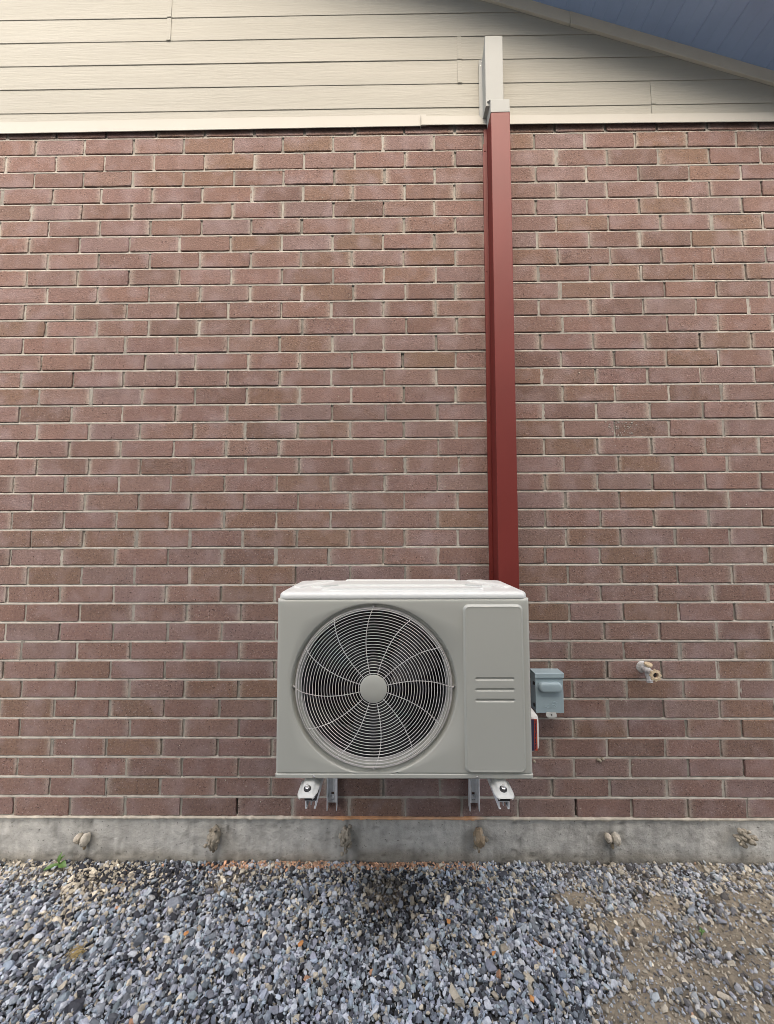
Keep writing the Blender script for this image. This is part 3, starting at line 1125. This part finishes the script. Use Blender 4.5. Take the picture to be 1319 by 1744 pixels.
# feet
def foot_part(xc):
    t = MB()
    # plate with turned down rim and a raised centre hump that fades towards the front
    nx2, ny2 = 31, 26
    rows = []
    for j in range(ny2):
        y = -.346 - .064 * j / (ny2 - 1)
        f = j / (ny2 - 1)
        hw = .0265 if f < .62 else .0265 - .010 * (1 - math.sqrt(max(0, 1 - ((f - .62) / .38) ** 2)))
        row = []
        for i in range(nx2):
            s = -1 + 2 * i / (nx2 - 1)
            x = xc + s * hw
            edge = min(1, max(0, (1 - abs(s)) / .16))
            hump = .017 * (1 - f) ** .9 * (1 / (1 + math.exp((abs(s) - .62) * 16)))
            z = .4865 + hump - .0035 * (1 - edge) ** 2
            if f > .86:
                z -= .004 * ((f - .86) / .14) ** 2
            row.append((x, y, z))
        rows.append(row)
    rim = [[(x, y, z) for x, y, z in r] for r in rows]
    t.loops(rim, False)
    # skirt round the front and sides
    edge = [r[0] for r in rows] + rows[-1][1:] + [r[-1] for r in rows[::-1]][1:]
    t.loops([edge, [(x, y, .4830) for x, y, z in edge]], False)
    f = t.build('foot', MT['foot'], ac, 50)
    b = MB()
    b.lathe((xc - .001, -.3890, .4935), (0, -.3, 1), [(.0095, -.006), (.0095, .0012), (.0087, .0016)], 24)
    b.build('washer', MT['rubber'], f, 40)
    b = MB()
    b.lathe((xc - .001, -.3890, .4937), (0, -.3, 1), [(.0062, .001), (.0062, .006), (.0045, .0068)], 6)
    b.lathe((xc - .001, -.3890, .4937), (0, -.3, 1), [(.0034, .006), (.0034, .0125), (.0025, .0132)], 14)
    b.build('nut', MT['screw'], f, 30)
    return f


foot_part(-.2235)
foot_part(.2960)

# side parts: valve cover with warning label, cable knob
mb = MB()
L = []
for x, g_ in ((AX1 - .004, 0.0), (AX1 + .030, .0), (AX1 + .044, .002), (AX1 + .051, .006), (AX1 + .0535, .013)):
    y0, y1, z0, z1 = -.285 + g_, -.150 - g_, .530 + g_, .664 - g_
    sh = .030 * (x - AX1 + .004) / .0575
    L.append([(x, y, z) for y, z in [(y0, z0 + .004), (y0, z1 - .016 - sh), (y0 + .006, z1 - sh), (y1 - .006, z1 - sh), (y1, z1 - .016 - sh), (y1, z0 + .004), (y1 - .006, z0), (y0 + .006, z0)]])
mb.loops(L, True, True, True)
vc = mb.build('valve_cover', MT['cap'], ac, None, .006, 3)
mb = MB()
mb.box(AX1 + .001, AX1 + .0435, -.2862, -.2848, .5365, .6255)
wl = mb.build('warning_label', MT['label'], vc)
mb = MB()
mb.box(AX1 + .001, AX1 + .0345, -.2867, -.2861, .5365, .6255)
for q in range(15):
    zc = .5405 + q * .0056
    xa = AX1 + .0375
    while xa < AX1 + .041:
        wd = rng.uniform(.001, .003)
        mb.box(xa, min(xa + wd, AX1 + .042), -.2868, -.2861, zc, zc + rng.uniform(.0028, .0042))
        xa += wd + rng.uniform(.0012, .003)
for q in range(10):
    zc = .541 + q * .0085
    mb.box(AX1 + .0365, AX1 + .0385, -.2868, -.2861, zc, zc + .0045)
mb.build('lettering', MT['labeld'], wl)
mb = MB()
mb.lathe((AX1 - .002, -.300, .884), (1, 0, 0), [(.021, 0), (.021, .010), (.0185, .0165), (.012, .0205), (.003, .022)], 28)
mb.build('side_knob', MT['cap'], ac, 50)


# the unit leans a little forward on its brackets
_p = Vector((0, -.36, .50))
_R = Matrix.Rotation(math.radians(.7), 4, 'X')
ac.rotation_euler = (math.radians(.7), 0, 0)
ac.location = _p - (_R @ _p)

# ------------------------------------------------------------------ wall brackets
def bracket(xc, label, gus):
    t = thing('wall_bracket', label, 'bracket', group='galvanised brackets carrying the outdoor unit')
    mb = MB()
    hw, th = .0155, .0022
    zb, zt = .192, .476
    hz = .232
    # web with a slotted hole: four strips around the slot
    y0, y1 = -.0048, -.0022
    mb.box(xc - hw, xc - .0052, y0, y1, zb + .016, zt)
    mb.box(xc + .0052, xc + hw, y0, y1, zb + .016, zt)
    mb.box(xc - .0052, xc + .0052, y0, y1, zb + .016, hz - .013)
    mb.box(xc - .0052, xc + .0052, y0, y1, hz + .013, zt)
    for s in (-1, 1):
        x0, x1 = (xc - hw - th, xc - hw) if s < 0 else (xc + hw, xc + hw + th)
        pts = [(-.002, zb + .006), (-.022, zb), (-.030, zb + .004), (-.030, zt - .02), (-.002, zt - .02)]
        mb.loops([[(x0, y, z) for y, z in pts], [(x1, y, z) for y, z in pts]], True, True, True)
    mb.build('upright', MT['steel'], t, None, .0006, 1)
    mb = MB()
    mb.lathe((xc, -.002, hz - .002), (0, -1, 0), [(.0085, .003), (.0085, .0045)], 18)
    mb.lathe((xc, -.002, hz - .002), (0, -1, 0), [(.0058, .0045), (.0058, .0085)], 6)
    mb.build('anchor_bolt', MT['steel'], t, 30)
    # arm: channel open downward with turned-in lips
    mb = MB()
    aw = .0140
    for x0, x1, z0, z1 in ((xc - aw, xc + aw, .4705, .4728), (xc - aw, xc - aw + th, .452, .4704), (xc + aw - th, xc + aw, .452, .4704), (xc - aw + th, xc - aw + .0052, .452, .4540), (xc + aw - .0052, xc + aw - th, .452, .4540)):
        mb.box(x0, x1, -.404, -.033, z0, z1)
    mb.box(xc - .0012, xc + .0012, -.396, -.372, .4555, .4704)
    mb.build('arm', MT['steel'], t, None, .0006, 1)
    mb = MB()
    mb.box(xc - .016, xc + .016, -.406, -.362, .4728, .4840)
    mb.build('rubber_pad', MT['rubber'], t, None, .002)
    # folded gusset between upright and arm
    mb = MB()
    x = xc + gus * .010
    for dx in (0,):
        pts = [(-.031, .36), (-.031, .450), (-.19, .450)]
        mb.loops([[(x + gus * .000, y, z) for y, z in pts], [(x + gus * .0022, y, z) for y, z in pts]], True, True, True)
    pts = [(x, -.0315, .352), (x + gus * .034, -.060, .395), (x + gus * .034, -.060, .449), (x, -.0315, .449)]
    mb.add(pts + [(a, b - .002, c) for a, b, c in pts], [(0, 1, 2, 3), (7, 6, 5, 4), (0, 4, 5, 1), (1, 5, 6, 2), (2, 6, 7, 3), (3, 7, 4, 0)])
    mb.build('gusset', MT['steel'], t)
    return t


bracket(-.2130, 'galvanised wall bracket under the fan end of the outdoor unit', -1)
bracket(.2925, 'galvanised wall bracket under the service panel end of the outdoor unit', 1)

# ------------------------------------------------------------------ line set cover
lc = thing('line_cover', 'dark red metal line set cover with white upper end running up the brick wall', 'pipe cover')


def dx(z):
    return .3833 + (z - 1.0127) * .0110 / 1.788


def channel(mb, z0, z1, w, d, fl, yb, shift=0.0, cut=0.0, n=5, flr=.006, cap=True):
    L = []
    for k in range(n):
        z = z0 + (z1 - z0) * k / (n - 1)
        x = dx(z) + shift
        r = .0022
        prof = [(x - fl, yb), (x - fl, yb - .003), (x - .0005, yb - .0042), (x, -d + r), (x + r * .3, -d + r * .3), (x + r, -d), (x + w - r, -d), (x + w - r * .3, -d + r * .3), (x + w, -d + r), (x + w, yb - .003), (x + w + flr, yb - .003), (x + w + flr, yb)]
        zz = [z] * 12
        if k == n - 1 and cut:
            zz = [z + cut * ((-y + yb) / (d + yb)) - cut for _, y in prof]
        L.append([(a, b, c) for (a, b), c in zip(prof, zz)])
    mb.loops(L, True, cap, cap)


mb = MB()
channel(mb, .80, 2.802, .0738, .068, .0125, -.0008)
dd = mb.build('red_cover', MT['red'], lc)
mb = MB()
z0, z1 = .80, 2.735
mb.loops([[(dx(z) - .0150, -.0052, z) for z in (z0, z1)], [(dx(z) - .0045, -.0066, z) for z in (z0, z1)], [(dx(z) - .0045, -.0092, z) for z in (z0, z1)], [(dx(z) - .0150, -.0092, z) for z in (z0, z1)]][0:0] or
         [[(dx(z) + a, b, z) for a, b in ((-.0170, -.0006), (-.0170, -.0072), (-.0040, -.0072), (-.0040, -.0048), (-.0125, -.0042), (-.0125, -.0006))] for z in (z0, z1)], True, True, True)
mb.build('side_flange', MT['red'], lc)
for zz in (2.705, 2.2, 1.6, 1.035):
    s = screw(dx(zz) - .0095, -.0072, zz, lc, .0026, 'red')
mb = MB()
channel(mb, 2.842, 3.140, .0700, .0570, .0140, -.0080, -.0160, .044, 5, .004)
wc = mb.build('white_cover', MT['white'], lc, None)
mb = MB()      # mitred collar where white meets red
x0, x1 = dx(2.80) - .0006, dx(2.80) + .0728
sh = -.0155
d0, d1 = .0695, .0585
L = [[(x0 - .0005, -.013, 2.7935), (x0 - .0005, -d0, 2.8005), (x1 + .0005, -d0, 2.8015), (x1 + .0005, -.013, 2.7935)],
     [(x0 - .002, -.013, 2.842), (x0, -d0, 2.8535), (x1, -d0, 2.8545), (x1, -.013, 2.842)],
     [(x0 + sh + .004, -.013, 2.850), (x0 + sh + .004, -d1, 2.8580), (x1 + sh + .004, -d1, 2.8582), (x1 + sh + .004, -.013, 2.850)]]
mb.loops(L, True, True, True)
mb.build('collar', MT['white'], lc, None, .0012)
screw(dx(3.1) - .0240, -.0110, 3.072, lc, .0024)
screw(dx(3.1) - .0185, -.0125, 3.088, lc, .0018)

# ------------------------------------------------------------------ disconnect box
db = thing('disconnect_box', 'blue grey electrical disconnect box with raised handle on the brick beside the unit', 'electrical box')
bx0, bx1, bz0, bz1, bd = .5085, .6080, .5400, .6745, -.049
mb = MB()
mb.box(bx0 + .0015, bx1 - .0015, bd + .003, -.001, bz0 + .002, bz1 - .012)
mb.build('enclosure', MT['boxp'], db, None, .001)
mb = MB()
mb.box(bx0 + .001, bx1 + .0002, bd - .0002, bd + .0025, bz0, bz1 - .011)
cov = mb.build('front_cover', MT['boxp'], db, None, .001)
mb = MB()
pr = [(-.001, bz1 - .004), (-.001, bz1 + .0035), (bd - .001, bz1 + .0040), (bd - .0048, bz1 + .0020), (bd - .0052, bz1 - .0120), (bd - .0036, bz1 - .0120), (bd - .003, bz1 - .0015)]
mb.loops([[(bx0 - .001, y, z) for y, z in pr], [(bx1 + .0022, y, z) for y, z in pr]], True, True, True)
for xx in (bx0 - .001, bx1 + .0006):
    mb.box(xx, xx + .0016, bd - .0045, -.001, bz1 - .012, bz1 + .0015)
mb.build('rain_hood', MT['boxp'], db, None, .0008)
mb = MB()
L = []
for g_, y in ((0, bd), (0, bd - .007), (.0015, bd - .0115), (.0045, bd - .0140), (.009, bd - .0147)):
    L.append([(x, y, z) for x, z in rrect(.5185 + g_, .6005 - g_, .6130 + g_, .6478 - g_, .0165 - g_, 8)])
mb.loops(L, True, False, True)
mb.build('raised_handle', MT['boxp'], cov, 60)
mb = MB()


def emb(pts, r=.00075):
    mb.tube([(.506 + (x - 205) * (.1029 / 475), bd - .0004, .5405 + (1025 - z) * (.1262 / 605)) for x, z in pts], r, 6)


emb([(342, 918), (372, 912), (398, 906), (415, 893), (440, 884), (470, 881), (500, 886), (525, 896), (545, 908), (552, 922), (546, 936), (520, 941), (470, 942), (420, 941), (398, 936), (392, 924), (365, 921), (342, 918)])
emb([(475, 880), (490, 866), (508, 858), (530, 862), (548, 860), (570, 857)], .0007)
emb([(505, 842), (520, 838), (538, 843), (548, 852)], .0007)
emb([(546, 916), (556, 910)], .0007)
for q in range(9):
    x = 408 + q * 14
    emb([(x, 918), (x + 2, 934)], .0005)
    emb([(x + 2, 934), (x + 8, 932 - (q % 3) * 5)], .0005)
mb.build('animal_emblem', MT['boxp'], cov, 60)
mb = MB()
ol = rrect(.5425, .5790, .5300, .5440, .005)
mb.loops([[(x, bd - .001 - (.544 - z) * .5, z) for x, z in ol], [(x, bd - .003 - (.544 - z) * .5, z - .0006) for x, z in ol]], True, True, True)
tb = mb.build('lock_tab', MT['white'], db)
mb = MB()
mb.lathe((.561, bd - .0072, .5372), (0, -1, .5), [(.0026, 0), (.0026, .0008)], 14)
mb.build('lock_hole', MT['rubber'], tb)
for zz in (.641, .566):
    mb = MB()
    mb.box(bx0 - .0032, bx0 + .002, bd + .004, bd + .014, zz - .006, zz + .004)
    mb.build('latch', MT['rubber'], db, None, .001)
# ------------------------------------------------------------------ outdoor tap
tp = thing('outdoor_tap', 'weathered outdoor water tap with cream wheel handle on the brick wall', 'tap')
tx, tz = .9215, .6815
mb = MB()
mb.lathe((tx - .004, .003, tz + .002), (0.06, -1, 0), [(.0235, 0), (.0235, .004), (.0205, .0062), (.011, .0072)], 28)
for k in range(3):
    a = PI + 2 * PI * k / 3
    mb.tube([(tx - .004 + .010 * math.cos(a), -.0045, tz + .002 + .010 * math.sin(a)), (tx - .004 + .021 * math.cos(a), -.0040, tz + .002 + .021 * math.sin(a))], .0018, 6)
mb.build('wall_flange', MT['brass'], tp, 40)
mb = MB()
mb.lathe((tx, 0, tz - .001), (0, -1, -.04), [(.0095, 0), (.0095, .014), (.0135, .017), (.0145, .026), (.0125, .035), (.0095, .037), (.0085, .048), (.0105, .049), (.0105, .055), (.006, .056), (.0048, .068)], 20)
mb.tube([(tx + .001, -.026, tz - .004), (tx + .001, -.027, tz - .020), (tx + .001, -.032, tz - .030), (tx + .001, -.036, tz - .040)], [.0105, .0095, .0088, .0085], 16)
mb.lathe((tx + .001, -.036, tz - .0385), (0, -.2, -1), [(.0105, 0), (.0118, .001), (.0118, .0035), (.0108, .0045), (.0118, .0055), (.0118, .008), (.009, .0085)], 20)
mb.tube([(tx, -.024, tz + .008), (tx, -.022, tz + .020)], .0085, 14)
mb.build('valve_body', MT['brass'], tp, 40)
mb = MB()
mb.lathe((tx + .006, -.024, tz + .0135), (.05, -.25, 1), [(.0115, 0), (.0145, .002), (.0150, .0085), (.0138, .0105), (.0, .0112)], 24)
mb.build('breaker_cap', MT['handle'], tp, 40)
mb = MB()
hx, hz, hy = tx + .0025, tz - .0075, -.070
n = 96
rows = []
for rr, yy in ((.0100, .003), (.0100, -.0045), (.0115, -.0060), (None, -.0050), (None, .0020), (.0150, .0035), (.0100, .003)):
    row = []
    for k in range(n):
        a = 2 * PI * k / n
        lobe = max(0.0, math.cos(8 * a / 2 * 1.0) if False else .5 + .5 * math.cos(8 * a))
        r = rr if rr else .0178 + .0052 * (lobe ** .6)
        row.append((hx + r * math.cos(a), hy + yy, hz + r * math.sin(a)))
    rows.append(row)
mb.loops(rows, True)
mb.build('wheel_handle', MT['handle'], tp, 40)
mb = MB()
mb.lathe((hx, hy + .006, hz), (0, -1, 0), [(.0099, 0), (.0099, .0005), (.0085, .0015), (.0060, .0045), (.0035, .006), (.0, .0062)], 24)
mb.build('handle_screw', MT['rubber'], tp, 40)

for ch in tp.children:
    ch.data.transform(Matrix.Translation((tx, 0, tz)) @ Matrix.Scale(.9, 4) @ Matrix.Translation((-tx, 0, -tz)))

# ------------------------------------------------------------------ weeds and litter on the gravel
def leaf(mb, base, tip, w, curl, n=9):
    b, t = Vector(base), Vector(tip)
    d = t - b
    side = d.cross(Vector((0, -.5, 1))).normalized()
    nrm = side.cross(d).normalized()
    rows = []
    for k in range(n):
        s = k / (n - 1)
        c = b + d * s + nrm * curl * math.sin(s * PI)
        ww = w * (math.sin(min(1, s * 1.02 + .04) * PI) ** .75) + .0004
        rows.append([tuple(c - side * ww + nrm * .15 * ww), tuple(c - side * ww * .5), tuple(c - nrm * .12 * ww), tuple(c + side * ww * .5), tuple(c + side * ww + nrm * .15 * ww)])
    mb.loops(rows, False)


def weed(x, y, leaves, label, st=.012):
    t = thing('weed', label, 'plant')
    mb = MB()
    z = 0.0
    mb.tube([(x, y, z - .01), (x + .001, y, z + st)], .0014, 6)
    mb.build('stem', MT['leaf'], t, 60)
    for (lx, ly, lz, w) in leaves:
        q = MB()
        leaf(q, (x, y, z + st * .8), (x + lx, y + ly, z + lz), w, .006)
        q.build('leaf', MT['leaf'], t, 60)
    return t


weed(-1.176, -.026, [(.004, .006, .050, .0062), (.016, .004, .040, .0050), (.036, -.012, .012, .0105), (-.044, -.022, .004, .0060)], 'small green weed with four leaves in the gravel against the footing', .016)
weed(.901, -.244, [(-.010, -.004, .012, .0035), (.010, -.004, .013, .0040), (.003, .009, .012, .0035), (-.004, -.010, .008, .003)], 'tiny green seedling in the brown soil at right', .006)

tf = thing('straw_tuft', 'tuft of dry yellow straw lying on the grey gravel', 'straw')
mb = MB()
for q in range(60):
    a = rng.normal(.9, .55)
    l = rng.uniform(.012, .026)
    c = np.array([-.876 + rng.normal(0, .009), -.319 + rng.normal(0, .009), .010 + rng.uniform(0, .008)])
    d = np.array([math.cos(a), math.sin(a), rng.normal(0, .25)]) * l / 2
    mb.tube([c - d, c + np.array([0, 0, .002]), c + d], .0006, 4)
mb.build('blades', MT['straw'], tf)


def twig(x, y, ang, l, r, label, m='twig', z=.013):
    mb = MB()
    pts = []
    for t in np.linspace(-.5, .5, 7):
        pts.append((x + math.cos(ang) * l * t + rng.normal(0, .0005), y + math.sin(ang) * l * t + rng.normal(0, .0005), z + rng.normal(0, .0006)))
    mb.tube(pts, [r * .7, r, r * 1.05, r, r * .95, r * .9, r * .6], 7)
    return tag(mb.build('twig', MT[m], None, 60), label, 'twig')


twig(.412, -.283, -.95, .032, .0019, 'brown twig lying on the gravel, thickest of the loose sticks')
twig(.208, -.278, -1.05, .036, .0009, 'thin tan straw stalk lying on the gravel below the service panel', 'straw')
twig(.4335, -.402, -1.35, .034, .0008, 'thin pale stalk on the gravel near the bottom edge of the photo', 'straw')


def chip(x, y, ang, s, label):
    mb = MB()
    pv, pf = PRO[int(rng.integers(0, 40))]
    c, q = math.cos(ang), math.sin(ang)
    vs = [(x + (p[0] * c - p[1] * q) * s, y + (p[0] * q + p[1] * c) * s, .0125 + p[2] * s * .5) for p in pv]
    mb.add(vs, [tuple(f) for f in pf])
    return tag(mb.build('brick_chip', MT['chip'], None), label, 'brick chip', 'orange chips on the gravel')


chip(.282, -.312, .1, .019, 'orange oval brick chip on the gravel to the left of the brown twig')
chip(.347, -.417, 1.2, .020, 'orange brick chip nearest the bottom edge of the gravel')
chip(.168, -.222, 1.4, .020, 'narrow orange brick chip standing among grey stones below the service panel')
chip(-.2605, -.289, .8, .022, 'rusty orange brick chip beside a pale stone below the fan')
chip(-.600, -.262, .9, .018, 'ochre brown brick chip among blue grey stones left of the unit')
